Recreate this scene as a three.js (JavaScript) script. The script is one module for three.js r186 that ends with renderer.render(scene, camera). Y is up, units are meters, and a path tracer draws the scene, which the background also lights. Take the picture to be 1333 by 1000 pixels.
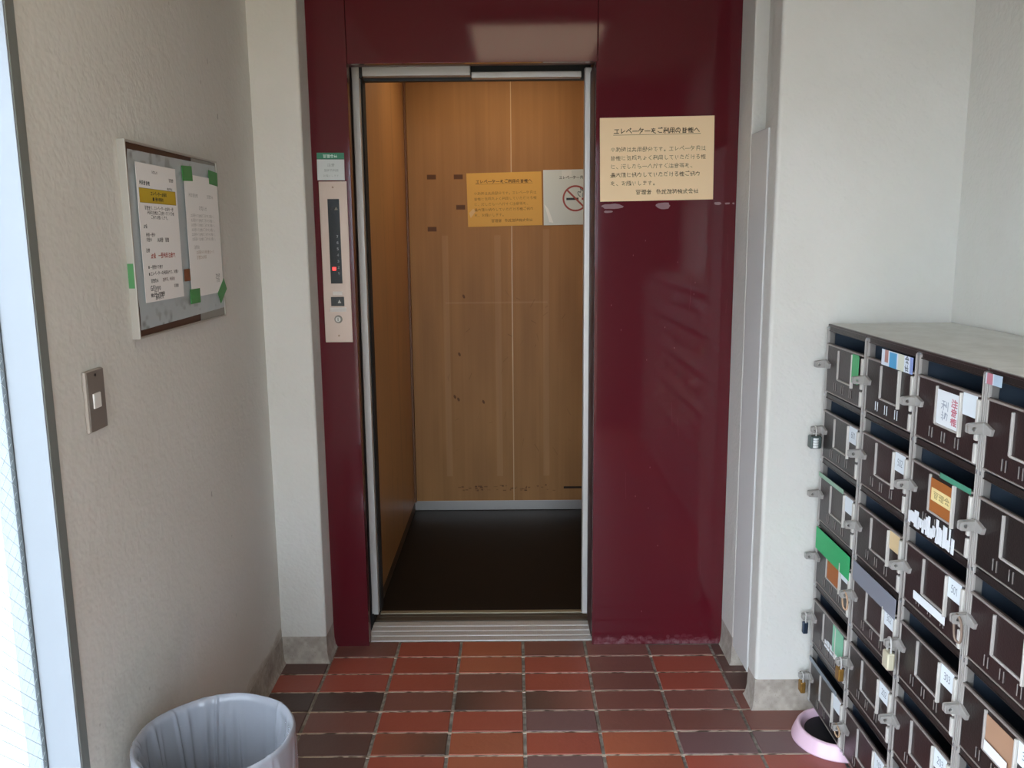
import * as THREE from 'three';
import { RoundedBoxGeometry } from 'three/addons/geometries/RoundedBoxGeometry.js';
import { mergeGeometries } from 'three/addons/utils/BufferGeometryUtils.js';
import { RectAreaLightUniformsLib } from 'three/addons/lights/RectAreaLightUniformsLib.js';

// ---------------------------------------------------------------- camera, sky, lamps' strengths, exposure
const scene = new THREE.Scene();
const camera = new THREE.PerspectiveCamera(48.17, 1333 / 1000, 0.05, 200);
camera.rotation.order = 'YXZ';
camera.position.set(-0.0207, 1.5426, 2.9833);
camera.rotation.set(-0.1701, 0.004, -0.0088);
const renderer = new THREE.WebGLRenderer({ antialias: true });
renderer.shadowMap.enabled = true;
renderer.toneMapping = THREE.LinearToneMapping;
renderer.toneMappingExposure = 1.0;
scene.background = new THREE.Color(0.80, 0.93, 1.08);      // overcast sky
scene.backgroundIntensity = 8.6;
scene.environmentIntensity = 8.6;
const LOBBY_GLOW = 2.3, LOBBY_LIGHT = 0.12;
const CAR_GLOW = 2.2, CAR_LIGHT = 2.0;
RectAreaLightUniformsLib.init();

// ---------------------------------------------------------------- helpers
let seed = 1234567;
function rnd() { seed |= 0; seed = (seed + 0x6D2B79F5) | 0; let t = Math.imul(seed ^ (seed >>> 15), 1 | seed); t = (t + Math.imul(t ^ (t >>> 7), 61 | t)) ^ t; return ((t ^ (t >>> 14)) >>> 0) / 4294967296; }
const rr = (a, b) => a + (b - a) * rnd();
const used = new Map();
function numbered(name) { const n = used.get(name) || 0; used.set(name, n + 1); return n ? name + '_' + String(n).padStart(3, '0') : name; }
function finish(m) { m.traverse((o) => { if (o.isMesh) { o.castShadow = true; o.receiveShadow = true; } }); return m; }
function boxUV(g) {   // uv in metres, by the main direction of each face
  if (g.index) g = g.toNonIndexed();
  const p = g.attributes.position, uv = new Float32Array(p.count * 2), a = new THREE.Vector3(), b = new THREE.Vector3(), c = new THREE.Vector3();
  for (let i = 0; i < p.count; i += 3) {
    a.fromBufferAttribute(p, i); b.fromBufferAttribute(p, i + 1); c.fromBufferAttribute(p, i + 2);
    const n = b.clone().sub(a).cross(c.clone().sub(a)); const ax = Math.abs(n.x), ay = Math.abs(n.y), az = Math.abs(n.z);
    [a, b, c].forEach((v, k) => { const u = ax >= ay && ax >= az ? [v.z, v.y] : ay >= az ? [v.x, v.z] : [v.x, v.y]; uv[(i + k) * 2] = u[0]; uv[(i + k) * 2 + 1] = u[1]; });
  }
  g.setAttribute('uv', new THREE.BufferAttribute(uv, 2));
  return g;
}
function B(x0, y0, z0, x1, y1, z1, r = 0) {   // box between two corners, its edges rounded by r
  const w = Math.abs(x1 - x0), h = Math.abs(y1 - y0), d = Math.abs(z1 - z0);
  r = Math.min(r, w / 2.05, h / 2.05, d / 2.05);
  const g = r > 0 ? new RoundedBoxGeometry(w, h, d, 2, r) : new THREE.BoxGeometry(w, h, d);
  g.translate((x0 + x1) / 2, (y0 + y1) / 2, (z0 + z1) / 2);
  return boxUV(g);
}
function join(list) { if (!Array.isArray(list)) return list; if (list.length === 1) return list[0]; return mergeGeometries(list.map((g) => { g = g.index ? g.toNonIndexed() : g; for (const k of Object.keys(g.attributes)) if (!['position', 'normal', 'uv', 'color'].includes(k)) g.deleteAttribute(k); return g; })); }
function mesh(name, geos, mat, parent, top = false) { const m = new THREE.Mesh(join(geos), mat); m.name = top ? numbered(name) : name; finish(m); parent.add(m); return m; }
function part(parent, name, geos, mat, label) { const m = mesh(name, geos, mat, parent); if (label) m.userData.label = label; return m; }
function tag(o, label, category, group) { o.userData.label = label; o.userData.category = category; if (group) o.userData.group = group; return o; }
function thing(name, label, category, pos = [0, 0, 0], group) { const o = new THREE.Group(); o.name = numbered(name); o.position.set(...pos); scene.add(o); return tag(o, label, category, group); }
function struct(name, label) { const o = new THREE.Group(); o.name = name; o.userData.kind = 'structure'; if (label) o.userData.label = label; scene.add(o); return o; }
function extrudeY(pts, y0, y1, bevel = 0) {   // footprint [x, z] raised from y0 to y1
  const s = new THREE.Shape(); pts.forEach(([x, z], i) => (i ? s.lineTo(x, z) : s.moveTo(x, z)));
  const g = new THREE.ExtrudeGeometry(s, { depth: y1 - y0, bevelEnabled: bevel > 0, bevelSize: bevel, bevelThickness: bevel, bevelSegments: 2, curveSegments: 8 });
  g.rotateX(Math.PI / 2); g.translate(0, y1, 0); return boxUV(g);
}
function tube(points, r, seg = 24, rad = 8, closed = false) { return new THREE.TubeGeometry(new THREE.CatmullRomCurve3(points.map((p) => new THREE.Vector3(...p)), closed), seg, r, rad, closed); }
function cyl(r0, r1, h, seg, x, y, z, axis = 'y') { const g = new THREE.CylinderGeometry(r0, r1, h, seg); if (axis === 'x') g.rotateZ(Math.PI / 2); if (axis === 'z') g.rotateX(Math.PI / 2); g.translate(x, y, z); return g; }

// value noise that tiles
function noiseGrid(n) { const a = new Float32Array(n * n); for (let i = 0; i < n * n; i++) a[i] = rnd(); return (x, y) => { x = ((x % n) + n) % n; y = ((y % n) + n) % n; const i = Math.floor(x), j = Math.floor(y), f = x - i, g = y - j, u = f * f * (3 - 2 * f), v = g * g * (3 - 2 * g), i1 = (i + 1) % n, j1 = (j + 1) % n; return (a[j * n + i] * (1 - u) + a[j * n + i1] * u) * (1 - v) + (a[j1 * n + i] * (1 - u) + a[j1 * n + i1] * u) * v; }; }
const N8 = noiseGrid(8), N16 = noiseGrid(16), N32 = noiseGrid(32), N64 = noiseGrid(64), N128 = noiseGrid(128);
function dataTex(n, f, srgb, rep = 1) {
  const d = new Uint8Array(n * n * 4);
  for (let j = 0; j < n; j++) for (let i = 0; i < n; i++) { const c = f(i / n, j / n); for (let k = 0; k < 3; k++) d[(j * n + i) * 4 + k] = Math.max(0, Math.min(255, Math.round(255 * c[k]))); d[(j * n + i) * 4 + 3] = 255; }
  const t = new THREE.DataTexture(d, n, n); t.magFilter = THREE.LinearFilter; t.minFilter = THREE.LinearFilter; t.wrapS = t.wrapT = THREE.RepeatWrapping; t.repeat.set(rep, rep); if (srgb) t.colorSpace = THREE.SRGBColorSpace; t.needsUpdate = true; return t;
}
const hex = (h) => [parseInt(h.slice(1, 3), 16) / 255, parseInt(h.slice(3, 5), 16) / 255, parseInt(h.slice(5, 7), 16) / 255];
const mixc = (a, b, t) => a.map((v, i) => v + (b[i] - v) * t);
function canvasTex(w, h, draw) { const c = document.createElement('canvas'); c.width = w; c.height = h; draw(c.getContext('2d'), w, h); const t = new THREE.CanvasTexture(c); t.colorSpace = THREE.SRGBColorSpace; return t; }
const M = (color, roughness = 0.6, metalness = 0, extra = {}) => new THREE.MeshPhysicalMaterial({ color: new THREE.Color(color), roughness, metalness, ...extra });

// ---------------------------------------------------------------- lettering: a small stroke alphabet (x y pairs on a ten by ten grid)
const GLYPH = {
  'エ': '1282 5258 0888', 'レ': '212884', 'ベ': '064298 6172 7081', 'ー': '0595', 'タ': '3005 228229 3466', 'を': '1272 4117 2564 7436 365889', 'ご': '2171 164888 7081 8091', '利': '5111 3139 0464 3408 3476 7176 9199', '用': '210918 2181 8189 2484 2787 5159', 'の': '513718061341728577 5779', '皆': '2124 4222 2443 6164 8262 6494 3535 2575 2529 7579 2777 2979', '様': '2129 0343 2306 2346 4292 4494 5253 6166 4696 6669 4859 7899 6789', 'へ': '064298',
  '小': '5158 5847 3216 7296', '動': '1151 1353 3138 1644 0857 5393 9389 8979 7157', '物': '2129 0434 1012 0727 5157 5292 9288 6147 7157', 'は': '2129 4383 7178 7848 486799', '共': '3137 6167 1383 0797 3719 6789', '部': '1151 3031 2223 4243 0454 1515 1555 1519 5559 1959 7079 70937495', '分': '4105 6195 2575 7568 4519', 'で': '1282 825247 4779 7586', 'す': '1383 5155 553557 5749', '。': '1737391917', '内': '2129 2181 8189 5045 4526 4576', 'に': '2128 4383 4888', '気': '2110 2282 1484 1474 748999 2669 6629', '持': '1242 2128 0735 5191 7014 4494 4797 8599', 'ち': '1272 412764 648879', 'よ': '525828 2846 5585', 'く': '712579', 'し': '31375987', 'て': '1282 5246 4679', 'い': '223749 7276', 'た': '2272 4118 5484 4888', 'だ': '2262 3118 5474 4878 7081', 'け': '2128 4484 7178 7869', 'る': '217125 2564 648759 5937', '、': '1749', '汚': '1122 0414 0916 4191 3494 5458 5888 8879', 'れ': '2129 0343 4308 4352 5278 7899', 'ら': '3152 2226 2675 7588 8849', '一': '0595', '人': '5108 5199', 'が': '1363 637869 3119 8294 7081', 'ぐ': '512579 7081', '注': '1122 0414 0916 5162 3393 3696 2999 6369', '意': '5051 1282 2224 7274 0494 2575 2777 2527 7577 3839 3979 1819', '等': '2101 2141 6151 6191 1383 5255 0595 1797 7579 3748', '最': '3171 3134 7174 3272 3474 0595 2529 4549 2747 0948 5696 9659 5699', '大': '0393 5153 5308 5399', '限': '1129 1131 3142 5181 8185 5185 5383 5159 5978 6599 8678', '協': '2129 0444 5181 7174 8184 4575 4649 7685 8599', '力': '1383 8378 7858 5107 5153', '願': '1191 1109 2343 2346 4346 2545 3639 5291 6393 6398 9398 6598 6798 7859 7899', '管': '2101 2141 6151 6191 1383 1314 8384 2575 2529 7577 2777 2979 7979', '理': '0131 0434 0838 2128 4191 4145 9195 4343 4393 4595 6169 4797 3999', '者': '1272 4043 0494 8119 3575 3539 7579 3777 3979', '株': '2129 0343 2306 2346 5153 4393 4595 7179 7548 7599', '式': '0393 1555 3538 0858 6067 6799 7282', '会': '5004 5094 3363 1484 4628 2888 6689', '社': '2122 0434 3416 2529 3546 4595 7178 4898', '新': '1141 3031 0343 2212 0545 2529 6152 6159 6494 8499', '城': '2129 0343 0838 4244 4293 4258 7069 6999 4555', '建': '1131 3112 1242 4208 0899 4292 4494 4696 6168 9294', '物2': '2129',
  'お': '1262 4148 482774 7479 8293', 'ま': '2282 2484 5158 582848', '知': '2103 1151 0353 3135 3509 3558 6292 6279 9299 6999', 'せ': '0484 2128 2888 7176', '点': '5153 5383 2474 2427 7477 2777 1809 3839 5859 7889', '検': '2129 0343 2306 6034 6095 4575 4648 7678 6568 6839 6899',
};
function stroke(g, text, x, y, size, weight = 0.09, gap = 1.06) {
  g.lineWidth = size * weight; g.lineCap = 'round'; g.lineJoin = 'round';
  for (const ch of text) {
    const gl = GLYPH[ch];
    if (gl) for (const s of gl.split(' ')) { g.beginPath(); for (let i = 0; i + 1 < s.length; i += 2) { const px = x + (+s[i] + 0.5) / 10 * size, py = y + (+s[i + 1] + 0.5) / 10 * size; i ? g.lineTo(px, py) : g.moveTo(px, py); } g.stroke(); }
    x += size * gap;
  }
}

// ---------------------------------------------------------------- materials
const plasterBump = dataTex(512, (u, v) => { const n = 0.5 * N64(u * 64, v * 64) + 0.35 * N128(u * 128, v * 128) + 0.3 * N32(u * 32, v * 32); return [n * 0.85, n * 0.85, n * 0.85]; }, false, 1.4);
const plasterMap = dataTex(256, (u, v) => { const n = 0.55 * N8(u * 8, v * 8) + 0.3 * N16(u * 16, v * 16) + 0.15 * N64(u * 64, v * 64); return mixc(hex('#d9d7d0'), hex('#cfccc3'), n); }, true, 0.45);
const wallMat = M('#ffffff', 0.82, 0, { map: plasterMap, bumpMap: plasterBump, bumpScale: 0.0015 });
const ceilMat = M('#8d8473', 0.9);
const mortarMap = dataTex(256, (u, v) => { const a = N8(u * 8, v * 8) * 0.6 + N32(u * 32, v * 32) * 0.4, b = N128(u * 128, v * 128); return mixc(mixc(hex('#b3a99d'), hex('#8d8377'), Math.min(1, Math.max(0, a * 1.5 - 0.35))), hex('#5e584c'), b > 0.9 ? 0.25 : 0); }, true, 2.5);
const mortarMat = M('#ffffff', 0.9, 0, { map: mortarMap, bumpMap: plasterBump, bumpScale: 0.0012, side: THREE.DoubleSide });
const groutMap = dataTex(512, (u, v) => { const a = N64(u * 64, v * 64) * 0.55 + N16(u * 16, v * 16) * 0.45; return mixc(hex('#a59f95'), hex('#726c64'), Math.min(1, Math.max(0, a * 2 - 0.5))); }, true, 1.5);
const groutMat = M('#ffffff', 0.95, 0, { map: groutMap });
const paleGroutMap = dataTex(512, (u, v) => { const a = N128(u * 40, v * 128) * 0.5 + N32(u * 32, v * 32) * 0.5; return mixc(hex('#d3c5b4'), hex('#62564b'), Math.min(1, Math.max(0, a * 3.6 - 1.75))); }, true, 1.7);
const paleGroutMat = M('#ffffff', 0.95, 0, { map: paleGroutMap });
const tileMat = M('#ffffff', 0.42, 0, { vertexColors: true, bumpMap: plasterBump, bumpScale: 0.0006, clearcoat: 0.25, clearcoatRoughness: 0.35 });
const steelBump = dataTex(256, (u, v) => { const n = N128(u * 128, v * 6); return [n, n, n]; }, false, 3);
const steel = M('#c9c6c1', 0.42, 0.35, { bumpMap: steelBump, bumpScale: 0.0002 });
const dullSteel = M('#d2d1cf', 0.42, 0.3, { bumpMap: steelBump, bumpScale: 0.0003 });
const aluminium = M('#c9ced2', 0.42, 0.35);
const gasketMat = M('#3b4143', 0.6);
const black = M('#0c0c0c', 0.5);
const darkGap = M('#15110f', 0.9);
const copper = M('#b4a194', 0.42, 0.45, { bumpMap: steelBump, bumpScale: 0.00015 });
const maroonRough = dataTex(256, (u, v) => { const n = 0.5 + 0.5 * (N8(u * 8, v * 8) * 0.6 + N32(u * 32, v * 32) * 0.4); return [n, n, n]; }, false, 0.8);
const wavy = dataTex(256, (u, v) => { const n = N8(u * 8, v * 8) * 0.7 + N16(u * 16, v * 16) * 0.3; return [n, n, n]; }, false, 0.6);
const MAROON = '#55131d';
const maroonOpt = { specularIntensity: 0.1, clearcoat: 0.9, clearcoatRoughness: 0.06, bumpMap: wavy, bumpScale: 0.0009 };
const maroon = M(MAROON, 0.45, 0, maroonOpt);
const maroonPanelMap = canvasTex(512, 1024, (g, w, h) => {   // right-hand sheet: knocks along the foot and small chips of paint
  g.fillStyle = MAROON; g.fillRect(0, 0, w, h);
  for (let i = 0; i < 260; i++) { const x = rnd() * w, y = h - 14 * rnd() * rnd() - 1; g.fillStyle = `rgba(140,120,120,${0.06 + 0.16 * rnd()})`; g.beginPath(); g.ellipse(x, y, 3 + 13 * rnd(), 1 + 3 * rnd(), 0, 0, 7); g.fill(); }
  for (let i = 0; i < 16; i++) { g.fillStyle = 'rgba(190,170,170,0.8)'; g.fillRect(rnd() * w, h * (0.3 + 0.68 * rnd()), 1.4, 1.6); }
  g.strokeStyle = 'rgba(150,110,118,0.25)'; g.lineWidth = 1; for (let i = 0; i < 9; i++) { const x = rnd() * w, y = h * (0.4 + 0.5 * rnd()); g.beginPath(); g.moveTo(x, y); g.lineTo(x + 20 * rnd() - 10, y + 40 * rnd()); g.stroke(); }
});
const maroonSheet = M('#ffffff', 0.45, 0, { ...maroonOpt, map: maroonPanelMap });
const paper = M('#e9e9e6', 0.8);

// ---------------------------------------------------------------- floor
const WL = -0.885, WR = 1.307, ZP = -0.088, CEIL = 2.7, ZB = 3.75;
const floor = struct('floor');
part(floor, 'mortar_bed', B(WL - 0.05, -0.12, -0.135, WR + 0.05, -0.004, ZB + 0.1), groutMat);
const PX = 0.237, PZ = 0.1239, J = 0.0054;
const TC = { o: ['#a35a40', '#97543e'], r: ['#9c4c3b', '#93493b'], b: ['#7a4d43', '#754a41'], d: ['#5f423b', '#5a3f39'], p: ['#715352', '#6c4f4e'], x: ['#4b3833', '#483632'], l: ['#4b3833', '#825146'], e: ['#94523d', '#523c34'] };
const tileCode = (r, c) => { const row = FLOOR_ROWS[r]; return row && row[c] ? row[c] : 'orrbbdpr'[Math.floor(rnd() * 8)]; };
const FLOOR_ROWS = { '-1': 'dbrobbbddd', 0: 'drrorbrddd', 1: 'rrrbrbrddd', 2: 'xxbllbbbbd', 3: 'dbrrpbbbbd', 4: 'ddeoroppppp', 5: 'ddroporrbb', 6: 'drorbrpord' };
function tileGeo(x0, z0, x1, z1, codeA, codeB) {
  const g = new RoundedBoxGeometry(x1 - x0, 0.016, z1 - z0, 1, 0.0022); g.translate((x0 + x1) / 2, -0.007, (z0 + z1) / 2);
  const h = boxUV(g), p = h.attributes.position, col = new Float32Array(p.count * 3), a = new THREE.Color(codeA), b = new THREE.Color(codeB), c = new THREE.Color();
  for (let i = 0; i < p.count; i++) { const t = (p.getX(i) - x0) / (x1 - x0); c.copy(a).lerp(b, Math.min(1, Math.max(0, t))); col.set([c.r, c.g, c.b], i * 3); }
  h.setAttribute('color', new THREE.BufferAttribute(col, 3)); return h;
}
const farTiles = [];
for (let r = -1; r < 31; r++) for (let k = -4; k < 6; k++) {
  let x0 = k * PX + J, x1 = (k + 1) * PX - J, z0 = r * PZ + J, z1 = (r + 1) * PZ - J;
  const nearOpening = k >= -3 && k <= 1;
  if (r === -1) z0 = Math.max(z0, nearOpening ? -0.128 : -0.082);
  x0 = Math.max(x0, WL + 0.002); x1 = Math.min(x1, WR - 0.002);
  if (r < 0) { x0 = Math.max(x0, -0.715); x1 = Math.min(x1, 0.75); }
  if (r === 0) x0 = k === -4 ? Math.max(x0, WL + 0.012) : x0;
  if (r < 3 && x1 > 0.805) x1 = Math.min(x1, z1 < 0.1 ? 0.81 : 0.81);
  if (x1 - x0 < 0.02 || z1 - z0 < 0.02) continue;
  if (z0 > ZB) continue;
  const [ca, cb] = TC[tileCode(r, k + 4)], j = 1.03 + 0.15 * rnd();
  const A = new THREE.Color(ca).multiplyScalar(j), Bc = new THREE.Color(cb).multiplyScalar(j * rr(0.94, 1.06));
  const g = tileGeo(x0, z0, x1, z1, A, Bc);
  if (r < 12) { const t = part(floor, 'tile', g, tileMat); t.position.y = rr(-0.0006, 0.0006); } else farTiles.push(g);
}
part(floor, 'tile_field', farTiles, tileMat).userData.kind = 'stuff';
const paleJoints = []; for (let r = 0; r < 30; r++) { paleJoints.push(B(WL + 0.015, -0.006, r * PZ - J + 0.0008, r < 3 ? 0.80 : WR, -0.0016, r * PZ + J - 0.0008)); }
part(floor, 'grout_line', paleJoints, paleGroutMat).userData.kind = 'stuff';

// ---------------------------------------------------------------- walls
function skirt(pts, h, out) {   // coved skirting along a wall line [x, z]; the room lies to the right of the walking direction seen from above
  const prof = [[out, 0], [out * 0.45, h * 0.14], [out * 0.15, h * 0.4], [0.0, h], [-0.03, h]], n = pts.length, pos = [];
  const nor = (a, b) => { const dx = b[0] - a[0], dz = b[1] - a[1], l = Math.hypot(dx, dz); return [-dz / l, dx / l]; };
  const mit = pts.map((p, i) => { const a = i ? nor(pts[i - 1], p) : null, b = i < n - 1 ? nor(p, pts[i + 1]) : null; if (!a) return b; if (!b) return a; const m = [a[0] + b[0], a[1] + b[1]], s = 2 / (m[0] ** 2 + m[1] ** 2); return [m[0] * s, m[1] * s]; });
  const V = (i, k) => [pts[i][0] + mit[i][0] * prof[k][0], prof[k][1], pts[i][1] + mit[i][1] * prof[k][0]];
  for (let i = 0; i < n - 1; i++) for (let k = 0; k < prof.length - 1; k++) { const a = V(i, k), b = V(i + 1, k), c = V(i + 1, k + 1), d = V(i, k + 1); pos.push(...a, ...b, ...c, ...a, ...c, ...d); }
  const end = (i, flip) => { const q = prof.map((_, k) => V(i, k)), o = [q[4][0], 0, q[4][2]]; for (let k = 0; k < 4; k++) flip ? pos.push(...o, ...q[k + 1], ...q[k]) : pos.push(...o, ...q[k], ...q[k + 1]); };
  end(0, true); end(n - 1, false);
  const g = new THREE.BufferGeometry(); g.setAttribute('position', new THREE.Float32BufferAttribute(pos, 3)); g.computeVertexNormals(); return boxUV(g);
}
// corner of rounded plaster: footprint with an arc
function arc(cx, cz, r, a0, a1, n = 6) { const o = []; for (let i = 0; i <= n; i++) { const t = a0 + (a1 - a0) * i / n; o.push([cx + r * Math.cos(t), cz + r * Math.sin(t)]); } return o; }
const wallLeft = struct('wall_left');
const ZJ = 1.442, ZO = 3.5, HO = 2.0;   // opening in the left wall
const leftMap = canvasTex(1024, 1024, (g, w, h) => {   // z from -1 to 1.8, y from 0 to 2.8
  const im = g.createImageData(w, h); for (let j = 0; j < h; j++) for (let i = 0; i < w; i++) { const u = i / w, v = j / h, n = 0.55 * N8(u * 8, v * 8) + 0.3 * N16(u * 16, v * 16) + 0.15 * N64(u * 64, v * 64), c = mixc(hex('#d9d7d0'), hex('#cfccc3'), n); im.data.set([c[0] * 255, c[1] * 255, c[2] * 255, 255], (j * w + i) * 4); } g.putImageData(im, 0, 0);
  const X = (z) => (z + 1) / 2.8 * w, Y = (y) => (1 - y / 2.8) * h;
  for (let i = 0; i < 90; i++) { g.fillStyle = 'rgba(112,88,66,0.013)'; g.beginPath(); g.ellipse(X(rr(0.9, 1.4)), Y(rr(0.28, 0.56)), rr(12, 46), rr(10, 34), rnd() * 3, 0, 7); g.fill(); }
  for (let i = 0; i < 160; i++) { g.fillStyle = 'rgba(96,80,64,0.05)'; g.beginPath(); g.ellipse(X(rr(0.05, 1.4)), Y(0.10 + 0.035 * rnd() * rnd()), rr(6, 26), rr(3, 8), 0, 0, 7); g.fill(); }
  for (let i = 0; i < 26; i++) { g.fillStyle = `rgba(80,76,70,${rr(0.12, 0.4)})`; g.fillRect(X(rr(0.1, 1.4)), Y(rr(0.3, 2.2)), rr(1, 2.4), rr(1, 6)); }
});
leftMap.repeat.set(1 / 2.8, 1 / 2.8); leftMap.offset.set(1 / 2.8, 0); leftMap.wrapS = leftMap.wrapT = THREE.RepeatWrapping;
const wallLeftMat = M('#ffffff', 0.82, 0, { map: leftMap, bumpMap: plasterBump, bumpScale: 0.0015 });
part(wallLeft, 'plaster_wall', B(WL - 0.10, 0, -0.4, WL, CEIL + 0.1, 1.412), wallLeftMat);
part(wallLeft, 'lintel', B(WL - 0.10, HO + 0.03, 1.412, WL, CEIL + 0.1, ZB), wallMat);
part(wallLeft, 'end_wall', B(WL - 0.10, 0, ZO, WL, HO + 0.03, ZB), wallMat);
part(wallLeft, 'pier', extrudeY([[WL - 0.02, -0.4], [-0.722, -0.4], ...arc(-0.722 - 0.008, 0.035 - 0.008, 0.008, 0, Math.PI / 2), [WL - 0.02, 0.035]], 0.102, CEIL + 0.1), wallMat);
part(wallLeft, 'pier_foot', B(WL - 0.02, 0, -0.1, -0.725, 0.103, 0.033), mortarMat);
const bbl = struct('baseboard_left'); part(bbl, 'skirting', skirt([[-0.722, -0.09], [-0.722, 0.035], [WL + 0.001, 0.035], [WL + 0.001, 1.41]].reverse(), 0.102, 0.013), mortarMat);

const wallRight = struct('wall_right');
const RX = 0.757, RZ = 0.37, GD = 0.803;
part(wallRight, 'plaster_wall', B(WR, 0, 0.2, WR + 0.15, CEIL + 0.1, ZB), wallMat);
part(wallRight, 'pier', extrudeY([[WR + 0.02, -0.4], [WR + 0.02, RZ], ...arc(RX + 0.012, RZ - 0.012, 0.012, Math.PI / 2, Math.PI), ...arc(RX + 0.004, 0.289, 0.004, Math.PI, Math.PI * 1.5, 3), [GD, 0.285], [GD, 0.072], ...arc(RX + 0.004, 0.068, 0.004, Math.PI / 2, Math.PI, 3), [RX, -0.4]], 0.104, CEIL + 0.1), wallMat);
part(wallRight, 'pier_foot', [B(RX + 0.003, 0, -0.1, WR, 0.1045, 0.070), B(GD, 0, 0.06, WR, 0.1045, 0.29), B(RX + 0.003, 0, 0.287, WR, 0.1045, RZ - 0.002)], mortarMat);
const bbr = struct('baseboard_right');
part(bbr, 'skirting', skirt([[RX, -0.086], [RX, 0.072], [GD - 0.002, 0.072]], 0.1045, 0.009), mortarMat);
part(bbr, 'skirting', skirt([[GD - 0.002, 0.285], [RX, 0.285], [RX, RZ], [WR - 0.001, RZ]], 0.1045, 0.012), mortarMat);
part(bbr, 'skirting', skirt([[WR - 0.001, RZ + 0.01], [WR - 0.001, ZB]], 0.1045, 0.012), mortarMat);
const trim = struct('trim_1', 'long white flat cover board set into a slot of the pier beside the maroon panel');
part(trim, 'cover_board', B(RX - 0.0012, 0.078, 0.084, RX + 0.012, 1.864, 0.273, 0.002), M('#d6d5d1', 0.6));
part(trim, 'bracket', [B(RX + 0.012, 0.3, 0.15, GD + 0.003, 0.33, 0.2), B(RX + 0.012, 1.6, 0.15, GD + 0.003, 1.63, 0.2)], dullSteel);

const wallBack = struct('wall_back');
part(wallBack, 'panelled_wall', [B(WL - 0.1, 0, ZB, -0.84, CEIL + 0.1, ZB + 0.15), B(0.62, 0, ZB, WR + 0.15, CEIL + 0.1, ZB + 0.15), B(-0.84, 2.25, ZB, 0.62, CEIL + 0.1, ZB + 0.15)], M('#4b3a31', 0.7));
const ceiling = struct('ceiling'); part(ceiling, 'ceiling_slab', B(WL - 0.1, CEIL, -0.4, WR + 0.15, CEIL + 0.15, ZB + 0.15), ceilMat);

// maroon sheet steel front of the lift
const wallFront = struct('wall_front');
const CZB = -1.80, OX0 = -0.588, OX1 = 0.264, OY = 2.128;
function sheet(x0, y0, x1, y1, m, uvFit) { const g = B(x0, y0, ZP - 0.02, x1, y1, ZP, 0.0018); if (uvFit) { const p = g.attributes.position, u = g.attributes.uv; for (let i = 0; i < p.count; i++) u.setXY(i, (p.getX(i) - x0) / (x1 - x0), (p.getY(i) - y0) / (y1 - y0)); } part(wallFront, 'metal_panel', g, m); }
sheet(-0.728, 0.001, OX0, CEIL, maroon); sheet(OX0 + 0.0016, OY, OX1 + 0.0046, CEIL, maroon);
{ const g = B(OX1 + 0.006, 0.001, ZP - 0.02, 0.757, CEIL, ZP, 0.0018), g2 = B(OX1, 0.001, ZP - 0.02, OX1 + 0.012, OY, ZP - 0.0004, 0.0015); const p = g.attributes.position, u = g.attributes.uv; for (let i = 0; i < p.count; i++) u.setXY(i, (p.getX(i) - 0.27) / 0.487, p.getY(i) / CEIL); part(wallFront, 'metal_panel', g, maroonSheet); part(wallFront, 'panel_edge', g2, maroon); }
part(wallFront, 'reveal', [B(OX0 - 0.02, 0.001, ZP - 0.045, OX0, OY, ZP - 0.019), B(-0.645, 0.001, -0.302, -0.634, OY + 0.04, ZP - 0.019), B(OX1 + 0.008, 0.001, -0.30, OX1 + 0.02, OY, ZP - 0.019), B(OX0 - 0.06, OY + 0.028, -0.30, OX1 + 0.02, OY + 0.04, ZP - 0.019), B(OX0, OY, ZP - 0.04, OX1 + 0.008, OY + 0.012, ZP - 0.019)], M('#4a1a22', 0.5, 0, { clearcoat: 0.4, clearcoatRoughness: 0.3 }));
part(wallFront, 'shaft_wall', [B(-0.9, 0, -0.36, -0.612, CEIL, -0.302), B(OX1 + 0.022, 0, -0.36, 0.95, CEIL, -0.302), B(-0.9, OY + 0.05, -0.36, 0.95, CEIL, -0.302)], darkGap);

// lift doorway
const door = struct('door_1', 'open lift doorway with steel jambs, door rails overhead and a grooved sill');
part(door, 'jamb', [B(-0.611, 0.03, -0.36, -0.584, OY + 0.03, -0.301, 0.003)], steel);
part(door, 'jamb_lining', [B(-0.584, 0.03, -0.40, -0.578, OY + 0.03, -0.335)], darkGap);
part(door, 'door_edge', [B(0.241, 0.028, -0.335, 0.270, 2.15, -0.301, 0.006)], steel);
part(door, 'door_edge', [B(0.262, 0.02, -0.30, 0.2635, 2.13, -0.12)], M('#3a1218', 0.5));
part(door, 'header_rail', B(-0.582, 2.126, -0.352, -0.177, 2.166, -0.308, 0.003), steel);
part(door, 'header_rail', B(-0.174, 2.120, -0.372, 0.232, 2.142, -0.330, 0.003), steel);
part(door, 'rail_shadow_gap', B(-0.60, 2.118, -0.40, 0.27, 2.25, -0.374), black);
part(door, 'roller_stop', B(-0.588, 2.12, -0.34, -0.572, 2.158, -0.304, 0.002), black);
const sillStrips = [[-0.132, -0.170], [-0.174, -0.212], [-0.216, -0.254], [-0.258, -0.300]];
sillStrips.forEach(([a, b]) => part(door, 'sill', B(-0.603, -0.02, b, 0.268, 0.0008, a, 0.004), dullSteel));
part(wallFront, 'shaft_wall', [B(-1.0, -0.3, CZB, -0.66, 2.9, -0.3), B(0.52, -0.3, CZB, 0.95, 2.9, -0.3), B(-1.0, -0.3, CZB - 0.1, 0.95, 2.9, CZB), B(-1.0, -0.3, CZB, 0.95, -0.13, -0.14), B(-1.0, 2.55, CZB, 0.95, 2.9, -0.2), B(-0.66, -0.13, -0.36, -0.603, 0.035, -0.3)], darkGap);
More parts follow.
